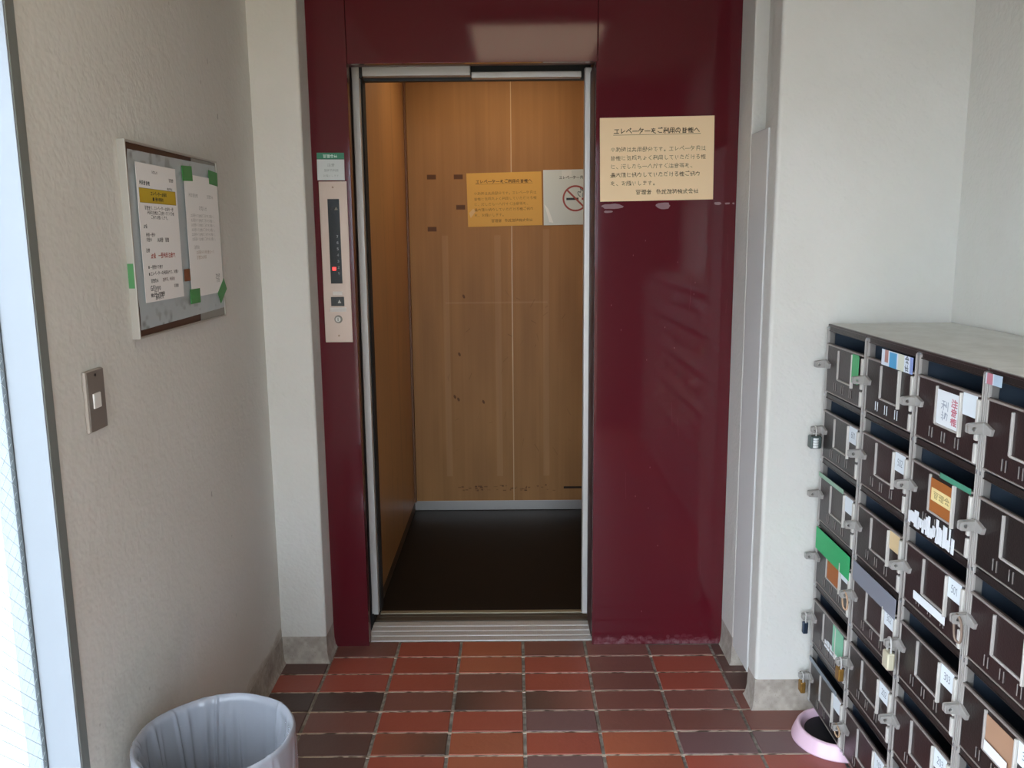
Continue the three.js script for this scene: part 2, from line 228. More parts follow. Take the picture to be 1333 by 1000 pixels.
part(door, 'sill_base', B(-0.603, -0.03, -0.42, 0.268, -0.006, -0.131), darkGap);
part(door, 'door_track', [B(-0.60, -0.02, -0.345, 0.268, 0.001, -0.306, 0.002), B(-0.60, -0.02, -0.372, 0.268, -0.001, -0.352, 0.002)], M('#5f584e', 0.5, 0.4));

// ---------------------------------------------------------------- lift car
const CX0 = -0.60, CX1 = 0.46, CZ = -1.745, CY = 2.46;
const woodMap = (tone, marks) => canvasTex(512, 1024, (g, w, h) => {
  const img = g.createImageData(w, h), a = hex('#ab7e4d').map((v) => v * tone), b = hex('#956c42').map((v) => v * tone);
  for (let j = 0; j < h; j++) for (let i = 0; i < w; i++) { const u = i / w, v = j / h; const n = 0.26 * N64(u * 40, v * 4) + 0.12 * N128(u * 128, v * 6) + 0.42 * N8(u * 6, v * 5) + 0.3 * N16(u * 13, v * 12); const c = mixc(a, b, Math.min(1, Math.max(0, n * 1.4 - 0.3))); const o = (j * w + i) * 4; img.data[o] = c[0] * 255; img.data[o + 1] = c[1] * 255; img.data[o + 2] = c[2] * 255; img.data[o + 3] = 255; }
  g.putImageData(img, 0, 0); if (marks) marks(g, w, h);
});
// rear wall in metres: x from CX0, y up
const rearMarks = (x0, x1) => (g, w, h) => {
  const X = (x) => (x - x0) / (x1 - x0) * w, Y = (y) => (1 - (y - 0.055) / (CY - 0.055)) * h;
  for (const [xa, ya, yb] of [[-0.397, 0.2, 1.55], [-0.112, 0.2, 1.55], [0.152, 0.2, 1.58], [-0.25, 1.0, 1.2]]) { if (xa === -0.25) continue; g.fillStyle = 'rgba(205,170,130,0.20)'; g.fillRect(X(xa - 0.017), Y(yb), X(xa + 0.017) - X(xa - 0.017), Y(ya) - Y(yb)); }
  g.fillStyle = 'rgba(205,170,130,0.22)'; g.fillRect(X(-0.40), Y(1.19), X(0.16) - X(-0.40), 4);
  g.fillStyle = 'rgba(70,40,22,0.75)'; for (const [x, y] of [[-0.462, 1.86], [-0.318, 1.86], [-0.308, 1.70], [-0.465, 1.585]]) g.fillRect(X(x - 0.024), Y(y + 0.012), X(x + 0.024) - X(x - 0.024), Y(y - 0.012) - Y(y + 0.012));
  g.strokeStyle = 'rgba(60,36,20,0.45)'; g.lineWidth = 2;
  for (let i = 0; i < 26; i++) { const x = rr(-0.5, 0.3), y = rr(0.3, 1.3); g.globalAlpha = rr(0.15, 0.6); g.beginPath(); g.moveTo(X(x), Y(y)); g.lineTo(X(x + rr(-0.03, 0.03)), Y(y - rr(0, 0.05))); g.stroke(); } g.globalAlpha = 1;
  g.fillStyle = 'rgba(60,34,18,0.55)'; for (const [x, y] of [[-0.36, 0.66], [-0.34, 0.645], [-0.20, 0.63], [-0.30, 1.22], [-0.33, 0.9]]) { g.beginPath(); g.ellipse(X(x), Y(y), 7, 4, 0.4, 0, 7); g.fill(); }
  for (let i = 0; i < 40; i++) { g.fillStyle = `rgba(45,26,16,${rr(0.15, 0.5)})`; g.fillRect(X(rr(-0.36, 0.2)), Y(rr(0.115, 0.15)), rr(4, 20), rr(1, 4)); }
  g.fillStyle = 'rgba(25,16,12,0.9)'; g.fillRect(X(0.25), Y(0.136), X(0.46) - X(0.25), 5);
};
const rearA = M('#ffffff', 0.5, 0, { map: woodMap(1, rearMarks(CX0, -0.036)), specularIntensity: 0.45 });
const rearB = M('#ffffff', 0.5, 0, { map: woodMap(1, rearMarks(-0.032, CX1)), specularIntensity: 0.45 });
const sideWood = M('#ffffff', 0.38, 0, { map: woodMap(1.08, (g, w, h) => { g.fillStyle = 'rgba(70,45,25,0.30)'; for (const x of [0.36, 0.37, 0.62]) g.fillRect(x * w, 0, 3, h); for (let i = 0; i < 60; i++) { g.fillStyle = `rgba(60,36,20,${rr(0.05, 0.25)})`; g.fillRect(rr(0, w), rr(h * 0.3, h), rr(1, 4), rr(10, 90)); } }), clearcoat: 0.3, clearcoatRoughness: 0.3 });
const car = thing('elevator_car', 'wood veneered lift car standing open behind the maroon doorway', 'elevator', [0, 0, 0]);
function fitUV(g, fu, fv) { const p = g.attributes.position, u = g.attributes.uv; for (let i = 0; i < p.count; i++) u.setXY(i, fu(p.getX(i), p.getZ(i)), fv(p.getY(i))); return g; }
const vy = (y) => (y - 0.055) / (CY - 0.055);
part(car, 'wall_panel', fitUV(B(CX0 + 0.0, 0.055, CZ - 0.02, -0.0365, CY, CZ, 0.001), (x) => (x - CX0) / (-0.036 - CX0), vy), rearA);
part(car, 'wall_panel', fitUV(B(-0.0315, 0.055, CZ - 0.02, CX1, CY, CZ, 0.001), (x) => (x + 0.032) / (CX1 + 0.032), vy), rearB);
part(car, 'joint_strip', B(-0.0365, 0.055, CZ - 0.012, -0.0315, CY, CZ + 0.0015), M('#c9a779', 0.35));
part(car, 'side_wall', fitUV(B(CX0 - 0.02, 0.0, CZ, CX0, CY, -0.40), (x, z) => (z - CZ) / 1.345, vy), sideWood);
part(car, 'corner_post', B(CX0, 0.055, CZ, CX0 + 0.012, CY, CZ + 0.03, 0.002), M('#6b4526', 0.45));
part(car, 'side_wall', fitUV(B(CX1, 0, CZ, CX1 + 0.02, CY, -0.40), (x, z) => (z - CZ) / 1.345, vy), sideWood);
part(car, 'front_return', B(0.268, 0, -0.43, CX1 + 0.02, CY, -0.39), sideWood);
part(car, 'kick_plate', [B(CX0, 0.002, CZ - 0.015, CX1, 0.056, CZ + 0.004, 0.001)], M('#b5b0aa', 0.33, 0.9), 'brushed steel kick plate along the rear wall');
part(car, 'kick_plate', [B(CX0 - 0.005, 0.002, CZ, CX0 + 0.002, 0.05, -0.42)], M('#4a3a2c', 0.5));
const rubberMap = dataTex(256, (u, v) => { const n = N64(u * 64, v * 64) * 0.5 + N16(u * 16, v * 16) * 0.5; return mixc(hex('#0e0b09'), hex('#16110f'), n); }, true, 1.5);
part(car, 'car_floor', B(CX0 - 0.02, -0.06, CZ - 0.02, CX1 + 0.02, 0.0, -0.402), M('#ffffff', 0.55, 0, { map: rubberMap, specularIntensity: 0.45 }));
part(car, 'threshold_strip', B(CX0 + 0.01, -0.03, -0.402, 0.268, 0.002, -0.378, 0.002), M('#a9a28c', 0.4, 0.5));
part(car, 'car_ceiling', B(CX0 - 0.02, CY, CZ - 0.02, CX1 + 0.02, CY + 0.03, -0.36), M('#b9b2a4', 0.7));
part(car, 'car_header', B(CX0 - 0.02, 2.16, -0.43, CX1 + 0.02, CY, -0.405), M('#8b8278', 0.5, 0.5));
const carLamp = thing('ceiling_lamp', 'square warm lamp in the ceiling of the wood lined lift car', 'lamp', [-0.07, CY, -1.15]);
part(carLamp, 'lamp_frame', [B(-0.34, -0.02, -0.34, 0.34, 0, -0.31, 0.003), B(-0.34, -0.02, 0.31, 0.34, 0, 0.34, 0.003), B(-0.34, -0.02, -0.31, -0.31, 0, 0.31, 0.003), B(0.31, -0.02, -0.31, 0.34, 0, 0.31, 0.003)], steel);
part(carLamp, 'diffuser', B(-0.31, -0.012, -0.31, 0.31, -0.001, 0.31), M('#efe2c8', 0.6, 0, { emissive: new THREE.Color(1, 0.80, 0.55), emissiveIntensity: CAR_GLOW }));
{ const l = new THREE.RectAreaLight(new THREE.Color(1, 0.80, 0.55), CAR_LIGHT, 0.62, 0.62); l.position.set(0, -0.022, 0); l.rotation.x = -Math.PI / 2; carLamp.add(l); l.name = 'lamp_light'; }

// ---------------------------------------------------------------- lobby lamp
const lamp = thing('ceiling_lamp', 'rectangular ceiling lamp with a pale diffuser mirrored in the panel above the lift', 'lamp', [0.115, CEIL, 2.11]);
part(lamp, 'lamp_frame', [B(-0.385, -0.06, -0.515, 0.385, 0, -0.485, 0.004), B(-0.385, -0.06, 0.485, 0.385, 0, 0.515, 0.004), B(-0.385, -0.06, -0.485, -0.355, 0, 0.485, 0.004), B(0.355, -0.06, -0.485, 0.385, 0, 0.485, 0.004)], M('#d8d5cd', 0.5));
part(lamp, 'diffuser', B(-0.355, -0.05, -0.485, 0.355, -0.001, 0.485), M('#efe6d2', 0.6, 0, { emissive: new THREE.Color(1, 0.80, 0.55), emissiveIntensity: LOBBY_GLOW }));
{ const l = new THREE.RectAreaLight(new THREE.Color(1, 0.80, 0.55), LOBBY_LIGHT, 0.7, 0.96); l.position.set(0, -0.064, 0); l.rotation.x = -Math.PI / 2; lamp.add(l); l.name = 'lamp_light'; }

// ---------------------------------------------------------------- glazed opening on the left
const win = struct('window_1', 'aluminium framed wired glass opening beside the switch wall');
const GX = -0.950;
part(win, 'window_frame', [B(WL - 0.10, 0, 1.412, WL + 0.004, HO + 0.03, ZJ, 0.002)], M('#7f8480', 0.5, 0.3));
part(win, 'frame_face', B(GX + 0.004, 0.0, ZJ, WL + 0.003, HO, ZJ + 0.004, 0.001), M('#8f959b', 0.5, 0.1));
part(win, 'frame_face', B(WL - 0.10, 0.0, ZJ, GX - 0.004, HO, ZJ + 0.004, 0.001), M('#8f959b', 0.5, 0.1));
part(win, 'gasket', [B(GX - 0.004, 0, ZJ, GX + 0.005, HO, ZJ + 0.007, 0.001)], gasketMat);
part(win, 'window_frame', [B(GX - 0.03, HO - 0.01, ZJ, WL, HO + 0.03, ZO), B(GX - 0.03, 0, ZO - 0.04, WL, HO, ZO), B(GX - 0.03, 0, 2.66, WL - 0.02, HO, 2.70, 0.002)], aluminium);
part(win, 'window_sill', B(WL - 0.10, 0.0, ZJ + 0.004, WL, 0.03, ZO - 0.04, 0.003), aluminium);
const glass = new THREE.MeshPhysicalMaterial({ color: 0xffffff, transmission: 1, roughness: 0.0, thickness: 0, ior: 1.5 });
for (const [za, zb] of [[ZJ + 0.005, 2.66], [2.70, ZO - 0.04]]) {
  const pane = part(win, 'pane', B(GX - 0.0015, 0.03, za, GX + 0.0015, HO - 0.01, zb), glass);
  const wires = [], Y0 = 0.03, Y1 = HO - 0.01, step = 0.031, slope = 1.0;
  const wire = (z0, y0, z1, y1) => { const l = Math.hypot(z1 - z0, y1 - y0), g = new THREE.CylinderGeometry(0.0004, 0.0004, l, 4, 1, true); g.rotateX(Math.atan2(z1 - z0, y1 - y0)); g.translate(GX + 0.002, (y0 + y1) / 2, (z0 + z1) / 2); wires.push(g); };
  for (let c = za - (Y1 - Y0); c < zb; c += step) { const t0 = Math.max(0, za - c), t1 = Math.min(Y1 - Y0, zb - c); if (t1 - t0 > 0.005) { wire(c + t0, Y0 + t0, c + t1, Y0 + t1); wire(c + t0, Y1 - t0, c + t1, Y1 - t1); } }
  part(pane, 'wire_mesh', wires, M('#a3aaa7', 0.5, 0.3)).userData.kind = 'stuff';
}
// ground outside
const yard = struct('ground_outside');
part(yard, 'concrete', B(-40, -0.25, -40, WL - 0.05, -0.03, 40), M('#8b8c8a', 0.9));
part(yard, 'forecourt', B(WL - 0.05, -0.25, ZB + 0.15, 40, -0.03, 40), M('#d8c3a2', 0.9));

// ---------------------------------------------------------------- notice board on the left wall
const board = thing('notice_board', 'thin silver framed notice board covered with grey plastic sheet on the left wall', 'notice board', [WL, 1.54, 0.76]);
{ const y0 = -0.22, y1 = 0.22, z0 = -0.294, z1 = 0.294, T = 0.018, F = M('#b9b6ae', 0.4, 0.5);
  part(board, 'backing', B(0.001, y0 + 0.004, z0 + 0.004, T - 0.005, y1 - 0.004, z1 - 0.004), M('#4a2c1d', 0.55));
  for (const [a, b, c, d] of [[y0, z0, y1, z0 + 0.005], [y0, z1 - 0.005, y1, z1], [y0, z0 + 0.005, y0 + 0.005, z1 - 0.005], [y1 - 0.005, z0 + 0.005, y1, z1 - 0.005]]) part(board, 'frame_rail', B(0, a, b, T, c, d, 0.001), F);
  // grey plastic sheet, a little crumpled
  const s = new THREE.PlaneGeometry(0.565, 0.40, 46, 32); s.rotateY(Math.PI / 2); const p = s.attributes.position;
  for (let i = 0; i < p.count; i++) { const y = p.getY(i), z = p.getZ(i); const e = Math.min(1, Math.max(0, (-0.11 - y) / 0.06)) + Math.min(1, Math.max(0, (y - 0.15) / 0.04)); p.setX(i, T - 0.0032 + e * 0.0035 * (N32(z * 60 + 3, y * 40) * 0.7 + N64(z * 150, y * 130) * 0.3)); p.setY(i, y + 0.003 + z * -0.012); }
  s.computeVertexNormals();
  part(board, 'plastic_sheet', s, M('#b3babd', 0.3, 0, { side: THREE.DoubleSide, map: dataTex(256, (u, v) => { const n = N8(u * 8, v * 8), q = N32(u * 32, v * 32); const e = Math.max(0, 1 - Math.min(v, 1 - v) * 7); return mixc([0.98, 1, 1], [0.35, 0.34, 0.33], Math.min(0.9, Math.max(0, (n * 0.6 + q * 0.6 - 0.62) * 2.2 * e))); }, true) }));
  for (const g of [B(T - 0.0045, y1 - 0.036, z0 + 0.006, T - 0.0028, y1 - 0.006, -0.105), B(T - 0.0045, y0 + 0.006, z0 + 0.006, T - 0.0028, y0 + 0.03, -0.10)]) part(board, 'masking_strip', g, M('#85857f', 0.45));
  part(board, 'label_tape', B(0.002, -0.105, z1 - 0.0005, T - 0.003, -0.05, z1 + 0.0008), M('#4c8a55', 0.6), 'green tape on the near edge');
  part(board, 'label_tape', B(T - 0.0006, -0.104, -0.034, T + 0.0006, -0.073, 0.006), M('#7d4a2c', 0.6), 'brown tape between the papers');
}
const printA = canvasTex(512, 720, (g, w, h) => {
  g.fillStyle = '#f1efec'; g.fillRect(0, 0, w, h);
  g.fillStyle = g.strokeStyle = '#4a4a48'; const bar = (text, x, y, s, wt = 0.09, col = '#4a4a48') => { g.strokeStyle = col; stroke(g, text, x, y, s, wt); };
  bar('お知らせ', 190, 30, 18); bar('管理部', 410, 58, 20); bar('利用者皆様', 30, 88, 24, 0.12, '#3c4a46'); bar('株式会社', 380, 108, 17);
  g.fillStyle = '#c8a92a'; g.fillRect(22, 128, w - 44, 74); g.strokeStyle = '#6a5a18'; g.lineWidth = 1.5; g.strokeRect(22, 128, w - 44, 74);
  bar('エレベーター点検の', 160, 140, 22, 0.13, '#33301a'); bar('■', 0, 0, 1); g.fillStyle = '#33301a'; g.fillRect(180, 172, 20, 18); bar('部分利用の', 215, 170, 20, 0.13, '#33301a');
  bar('管理者で、エレベーター点検を一部', 72, 216, 22); bar('利用の皆様はご注意いただける様', 100, 240, 22); bar('ご協力お願いします。', 140, 264, 22);
  bar('点検', 40, 312, 22, 0.12); bar('利用一部分', 62, 356, 22, 0.11); bar('内部分', 62, 382, 22, 0.11); bar('共用部・管理', 200, 382, 24, 0.12); bar('注意', 50, 436, 22, 0.12);
  g.fillStyle = '#a8564e'; g.font = 'bold 36px sans-serif'; bar('点検中一部利用', 102, 462, 30, 0.13, '#a8564e'); bar('注意大', 330, 462, 30, 0.13, '#a8564e');
  bar('■', 0, 0, 1); g.fillStyle = '#4a4a48'; g.fillRect(60, 530, 14, 14); bar('一部部分で様す', 84, 526, 22, 0.11); g.fillRect(60, 566, 14, 14); bar('エレベーターの利用協力で、お願い', 84, 560, 22, 0.11); bar('管理会社', 80, 598, 22, 0.11); bar('建物内、利用者', 230, 598, 22, 0.10, '#6a5a56');
  g.fillStyle = '#5c5f60'; g.font = 'bold 40px sans-serif'; g.fillText('GEJyyo', 66, 662); bar('株式会社管理部', 66, 672, 24, 0.14); bar('建物協力内', 120, 692, 20, 0.12); bar('管理者', 380, 640, 20);
});
const printB = canvasTex(512, 720, (g, w, h) => {
  g.fillStyle = '#efede9'; g.fillRect(0, 0, w, h); const bar = (text, x, y, s, col) => { g.strokeStyle = col; stroke(g, text, x, y, s, 0.07); };
  bar('利用者皆様', 50, 105, 26, '#a9a8a4'); bar('管理会社', 330, 105, 24, '#a9a8a4'); bar('お知らせ', 190, 176, 30, '#9b9a96');
  for (let i = 0; i < 6; i++) bar('共用部分で皆様のご協力をお願いし', 60, 226 + i * 28, 22, '#aba9a5');
  bar('注意点', 80, 410, 26, '#9d9b97'); bar('共用部分の利用者は一人', 110, 444, 24, '#b3a394'); bar('管理会社利用', 110, 474, 24, '#b3a394'); bar('建物', 390, 594, 36, '#8d8c88'); bar('管理', 400, 626, 26, '#9d9c98');
});
function sheetOnLeft(name, label, y0, z0, y1, z1, tex, tilt = 0) {   // paper facing +x; its left side is the near edge (larger z)
  const t = thing(name, label, 'paper', [WL + 0.0192, (y0 + y1) / 2, (z0 + z1) / 2]);
  const g = B(0, y0 - (y0 + y1) / 2, z0 - (z0 + z1) / 2, 0.0007, y1 - (y0 + y1) / 2, z1 - (z0 + z1) / 2), H = y1 - y0, W = z1 - z0;
  const p = g.attributes.position, u = g.attributes.uv; for (let i = 0; i < p.count; i++) u.setXY(i, 0.5 - p.getZ(i) / W, 0.5 + p.getY(i) / H);
  part(t, 'sheet', g, M('#ffffff', 0.75, 0, { map: tex })); t.rotation.x = tilt; return t;
}
sheetOnLeft('notice_paper', 'printed notice sheet with a yellow heading band on the notice board', 1.399, 0.783, 1.715, 1.013, printA);
const pb = sheetOnLeft('notice_paper', 'faint printed sheet held by green tape on the notice board', 1.392, 0.482, 1.709, 0.728, printB);
const greenTape = M('#3f8c4a', 0.5, 0, {}); for (const [y, z, a] of [[0.160, 0.098, 0.05], [0.160, -0.096, -0.05], [-0.156, 0.100, 0.0], [-0.155, -0.112, 0.6]]) { const m = part(pb, 'tape', B(-0.0002, -0.019, -0.034, 0.0014, 0.019, 0.034, 0.0002), greenTape); m.position.set(0, y, z); m.rotation.x = a; }

// wall switch
const sw = thing('light_switch', 'single brown-grey switch plate with small pale rocker below the notice board', 'switch', [WL, 1.2205, 1.261]);
part(sw, 'cover_plate', B(0, -0.063, -0.0385, 0.009, 0.063, 0.0385, 0.0035), M('#a39b92', 0.4, 0.2));
part(sw, 'face_plate', B(0.0085, -0.061, -0.036, 0.0098, 0.061, 0.033, 0.0005), M('#7c746d', 0.45, 0.15));
part(sw, 'rocker', B(0.009, -0.0155, -0.013, 0.0125, 0.0155, 0.017, 0.0012), M('#e2e0da', 0.4));
part(sw, 'screw', [cyl(0.003, 0.003, 0.0015, 10, 0.0102, 0.052, 0, 'x')], M('#33302c', 0.4, 0.6));

// ---------------------------------------------------------------- lift call panel
const ZF = ZP + 0.0004;
const cop = thing('lift_call_panel', 'tall coppery lift call panel with floor display beside the doorway', 'call panel', [-0.652, 1.455, ZF]);
{ const cw = 0.049, ch = 0.282;
  part(cop, 'face_plate', B(-cw, -ch, 0, cw, ch, 0.004, 0.0012), copper);
  const disp = canvasTex(128, 900, (g, w, h) => { g.fillStyle = '#0b0b0c'; g.fillRect(0, 0, w, h); g.fillStyle = '#8f8f8c'; g.font = 'bold 40px sans-serif'; g.textAlign = 'center'; '7654321'.split('').forEach((c, i) => g.fillText(c, 92, 410 + i * 66)); g.fillStyle = '#77725e'; g.beginPath(); g.moveTo(92, 80); g.lineTo(112, 116); g.lineTo(72, 116); g.fill(); g.fillStyle = '#4a4a46'; g.beginPath(); g.moveTo(36, 116); g.lineTo(54, 84); g.lineTo(18, 84); g.fill(); });
  const g = B(-0.0205, -0.072, 0.0035, 0.0205, 0.222, 0.0055, 0.0006); const p = g.attributes.position, u = g.attributes.uv; for (let i = 0; i < p.count; i++) u.setXY(i, (p.getX(i) + 0.0205) / 0.041, (p.getY(i) + 0.072) / 0.294);
  const d = part(cop, 'floor_display', g, M('#ffffff', 0.2, 0, { map: disp }));
  part(d, 'floor_light', B(-0.013, -0.026, 0.005, 0.0, -0.014, 0.0062, 0.0005), M('#ff2a2a', 0.4, 0, { emissive: new THREE.Color(1, 0.06, 0.05), emissiveIntensity: 1.6 }), 'small lit red floor light');
  for (const g of [B(-0.016, -0.113, 0.0038, 0.018, -0.100, 0.0046), B(-0.028, -0.172, 0.0038, 0.03, -0.157, 0.0046)]) part(cop, 'label_strip', g, M('#c9c4be', 0.6));
  const call = part(cop, 'call_button', B(-0.023, -0.152, 0.0035, 0.024, -0.119, 0.007, 0.001), M('#1a1a19', 0.35));
  part(call, 'button_cap', B(-0.003, -0.148, 0.0068, 0.018, -0.123, 0.0085, 0.0012), M('#262523', 0.3)); part(call, 'number', (() => { const s = new THREE.Shape(); s.moveTo(0.0075, -0.129); s.lineTo(0.0015, -0.141); s.lineTo(0.0135, -0.141); s.closePath(); const e = new THREE.ExtrudeGeometry(s, { depth: 0.0006, bevelEnabled: false }); e.translate(0, 0, 0.0084); return e; })(), M('#b5b3ad', 0.5));
  const key = part(cop, 'key_switch', [cyl(0.0135, 0.0145, 0.005, 24, 0, -0.199, 0.006, 'z')], M('#6d675f', 0.35, 0.8)); part(key, 'keyhole', [cyl(0.009, 0.009, 0.002, 20, 0, -0.199, 0.0088, 'z')], M('#aaa59d', 0.3, 0.9)); part(key, 'key_slot', B(-0.0012, -0.205, 0.0095, 0.0012, -0.193, 0.0102), black);
  for (const y of [0.262, -0.258]) part(cop, 'screw', [cyl(0.0035, 0.0035, 0.001, 12, 0, y, 0.0043, 'z')], M('#8d7768', 0.4, 0.7));
}
function notice(name, label, x0, y0, x1, y1, z, tex, thick = 0.0012, tilt = 0, rough = 0.6) {   // sheet facing +z
  const o = thing(name, label, 'sign', [(x0 + x1) / 2, (y0 + y1) / 2, z]); const w = x1 - x0, h = y1 - y0, g = B(-w / 2, -h / 2, 0, w / 2, h / 2, thick, 0.0004);
  const p = g.attributes.position, u = g.attributes.uv; for (let i = 0; i < p.count; i++) u.setXY(i, p.getX(i) / w + 0.5, p.getY(i) / h + 0.5);
  part(o, 'sheet', g, M('#ffffff', rough, 0, { map: tex })); o.rotation.z = tilt; return o;
}
notice('safety_sticker', 'small white sticker with a green heading above the lift call panel', -0.704, 1.741, -0.609, 1.834, ZF, canvasTex(256, 250, (g, w, h) => {
  g.fillStyle = '#c3c8c6'; g.fillRect(0, 0, w, h); g.fillStyle = '#2c7a5c'; g.fillRect(0, 0, w, 58); g.fillStyle = '#20453c'; g.fillRect(0, 54, w, 6); g.strokeStyle = '#c9dcd2'; stroke(g, '管理会社', 58, 14, 32, 0.12); g.strokeStyle = '#8c9291'; stroke(g, '注意', 96, 92, 34, 0.08); stroke(g, '建物内利用', 64, 146, 26, 0.08); stroke(g, 'お願いします', 52, 196, 24, 0.06);
}), 0.0012, -0.01, 0.45);
const wording = (g, W, ink, titleInk, off = 0) => {
  g.strokeStyle = titleInk; stroke(g, 'エレベーターをご利用の皆様へ', 124, 92, 52, 0.12, 1.06); g.lineWidth = 3; g.beginPath(); g.moveTo(120, 152); g.lineTo(902, 152); g.stroke();
  g.strokeStyle = ink; const L = ['小動物は共用部分です。エレベータ内は', '皆様に気持ちよく利用していただける様', 'に、汚したら一人がすぐ注意等を、', '最大限に協力していただける様ご協力', 'を、お願いします。'];
  L.forEach((t, i) => stroke(g, t, 92, 254 + i * 74, 46, i === 3 ? 0.095 : 0.075, 1.04)); stroke(g, '管理者', 322, 630, 46, 0.1); stroke(g, '新城建物株式会社', 508, 630, 46, 0.1, 1.04);
};
const cream = notice('notice_plate', 'cream notice sheet on the maroon panel to the right of the lift', 0.279, 1.662, 0.673, 1.944, ZF, canvasTex(1024, 732, (g, w, h) => { g.fillStyle = '#efd1a6'; g.fillRect(0, 0, w, h); wording(g, w, '#5b4a33', '#3f311f'); }), 0.003, 0.012);
notice('notice_plate', 'yellow notice sheet on the rear wall of the lift car', -0.272, 1.598, 0.130, 1.881, CZ + 0.0004, canvasTex(1024, 732, (g, w, h) => { g.fillStyle = '#dcab50'; g.fillRect(0, 0, w, h); wording(g, w, '#8a6626', '#4c3513'); g.fillStyle = 'rgba(225,205,180,0.55)'; g.beginPath(); g.moveTo(20, 540); g.lineTo(80, 480); g.lineTo(110, 520); g.lineTo(40, 610); g.fill(); }), 0.0015, 0.018);
notice('no_smoking_sign', 'pale blue no smoking sign on the rear wall of the lift car', 0.138, 1.602, 0.452, 1.893, CZ + 0.0022, canvasTex(720, 668, (g, w, h) => {
  g.fillStyle = '#cbd6d2'; g.fillRect(0, 0, w, h); g.fillStyle = 'rgba(240,244,240,0.7)'; g.beginPath(); g.moveTo(10, 410); g.lineTo(60, 470); g.lineTo(120, 640); g.lineTo(70, 630); g.fill(); g.fillStyle = 'rgba(225,230,226,0.6)'; g.fillRect(230, 10, 120, 90);
  g.strokeStyle = '#4b5652'; stroke(g, 'エレベーター内は', 196, 74, 40, 0.14); 
  const cx = 395, cy = 348, R = 148; g.strokeStyle = '#54646a'; g.lineWidth = 9; g.beginPath(); g.moveTo(cx + 60, cy - 20); g.bezierCurveTo(cx + 10, cy - 60, cx + 30, cy - 100, cx + 60, cy - 70); g.bezierCurveTo(cx + 90, cy - 120, cx + 20, cy - 140, cx + 100, cy - 90); g.stroke(); g.beginPath(); g.moveTo(cx + 90, cy - 20); g.bezierCurveTo(cx + 80, cy - 60, cx + 110, cy - 70, cx + 90, cy - 90); g.stroke();
  g.fillStyle = '#141414'; g.fillRect(cx - 112, cy - 8, 150, 28); g.fillStyle = '#e6e6e2'; g.fillRect(cx + 38, cy - 8, 36, 28); g.fillStyle = '#8c2d26'; g.fillRect(cx + 78, cy - 8, 22, 28);
  g.strokeStyle = '#93392f'; g.lineWidth = 21; g.beginPath(); g.arc(cx, cy, R, 0, 7); g.stroke(); g.beginPath(); g.moveTo(cx - 102, cy - 102); g.lineTo(cx + 102, cy + 102); g.stroke();
}), 0.001, 0.01, 0.35);
// bits of old sticky tape left on the maroon panel
const tapeScrap = M('#8f7276', 0.8);
function scrap(label, list) { const o = thing('tape_residue', label, 'tape', [list[0][0], list[0][1], ZP + 0.0001]); list.forEach(([x, y, w, h]) => { const s = new THREE.Shape(), n = 14; for (let i = 0; i < n; i++) { const a = i / n * Math.PI * 2, q = rr(0.8, 1.1), c = Math.cos(a), d = Math.sin(a), m = Math.pow(Math.pow(Math.abs(c), 4) + Math.pow(Math.abs(d), 4), -0.25); const px = x - list[0][0] + c * m * w / 2 * q, py = y - list[0][1] + d * m * h / 2 * q; i ? s.lineTo(px, py) : s.moveTo(px, py); } part(o, 'tape_scrap', new THREE.ExtrudeGeometry(s, { depth: 0.0004, bevelEnabled: false }), tapeScrap); }); }
scrap('old tape scrap under the cream notice nearest the lift doorway', [[0.323, 1.643, 0.075, 0.018], [0.31, 1.625, 0.03, 0.008]]);
scrap('single old tape scrap under the middle of the cream notice', [[0.502, 1.644, 0.05, 0.022]]);
scrap('row of three tiny tape scraps at the edge of the maroon panel', [[0.692, 1.650, 0.026, 0.010], [0.726, 1.650, 0.018, 0.007], [0.747, 1.650, 0.008, 0.006]]);

// ---------------------------------------------------------------- letterboxes
const MX = 0.927, MB = 1.297, MTOP = 1.276, MBOT = 0.05, CW = 0.2955, RH = (MTOP - MBOT - 0.006) / 6;
const postRib = M('#a39e98', 0.33);
const plasticBump = dataTex(128, (u, v) => { const n = N64(u * 64, v * 64); return [n, n, n]; }, false, 6);
const brown = M('#282221', 0.3, 0, { bumpMap: plasticBump, bumpScale: 0.0002 });
const brown2 = M('#2f2323', 0.3, 0, { bumpMap: plasticBump, bumpScale: 0.0002 });
const inner = M('#3b444f', 0.3, 0, { clearcoat: 0.6, clearcoatRoughness: 0.25 }), greyP = M('#77726d', 0.38), greyL = M('#a9a49e', 0.4), paleHinge = M('#c2beb6', 0.45), latchM = M('#b5b1ab', 0.3, 0, { transmission: 0.35 }), cardWhite = M('#dfe4e6', 0.6), boltM = M('#b9bdbf', 0.3, 0.7);
const DW = CW - 0.026, DH = RH - 0.056;   // door
const doorGeo = (() => {
  const s = new THREE.Shape(); s.moveTo(0, 0); s.lineTo(DW, 0); s.lineTo(DW, DH); s.lineTo(0, DH); s.closePath();
  for (const f of [0.27, 0.48, 0.70]) for (const k of [-1, 1]) { const c = f * DW + k * 0.0065, h = new THREE.Path(); h.moveTo(c - 0.0024, 0.014); h.lineTo(c - 0.0024, 0.038); h.lineTo(c + 0.0024, 0.038); h.lineTo(c + 0.0024, 0.014); h.closePath(); s.holes.push(h); }
  const g = new THREE.ExtrudeGeometry(s, { depth: 0.004, bevelEnabled: true, bevelSize: 0.0008, bevelThickness: 0.0008, bevelSegments: 1 }); g.rotateY(-Math.PI / 2); return boxUV(g);
})();
const ventRims = (() => { const l = []; for (const f of [0.27, 0.48, 0.70]) for (const k of [-1, 1]) { const c = f * DW + k * 0.0065; l.push(B(-0.0060, 0.014, c - 0.0037, -0.0042, 0.038, c - 0.0026)); } return join(l); })();
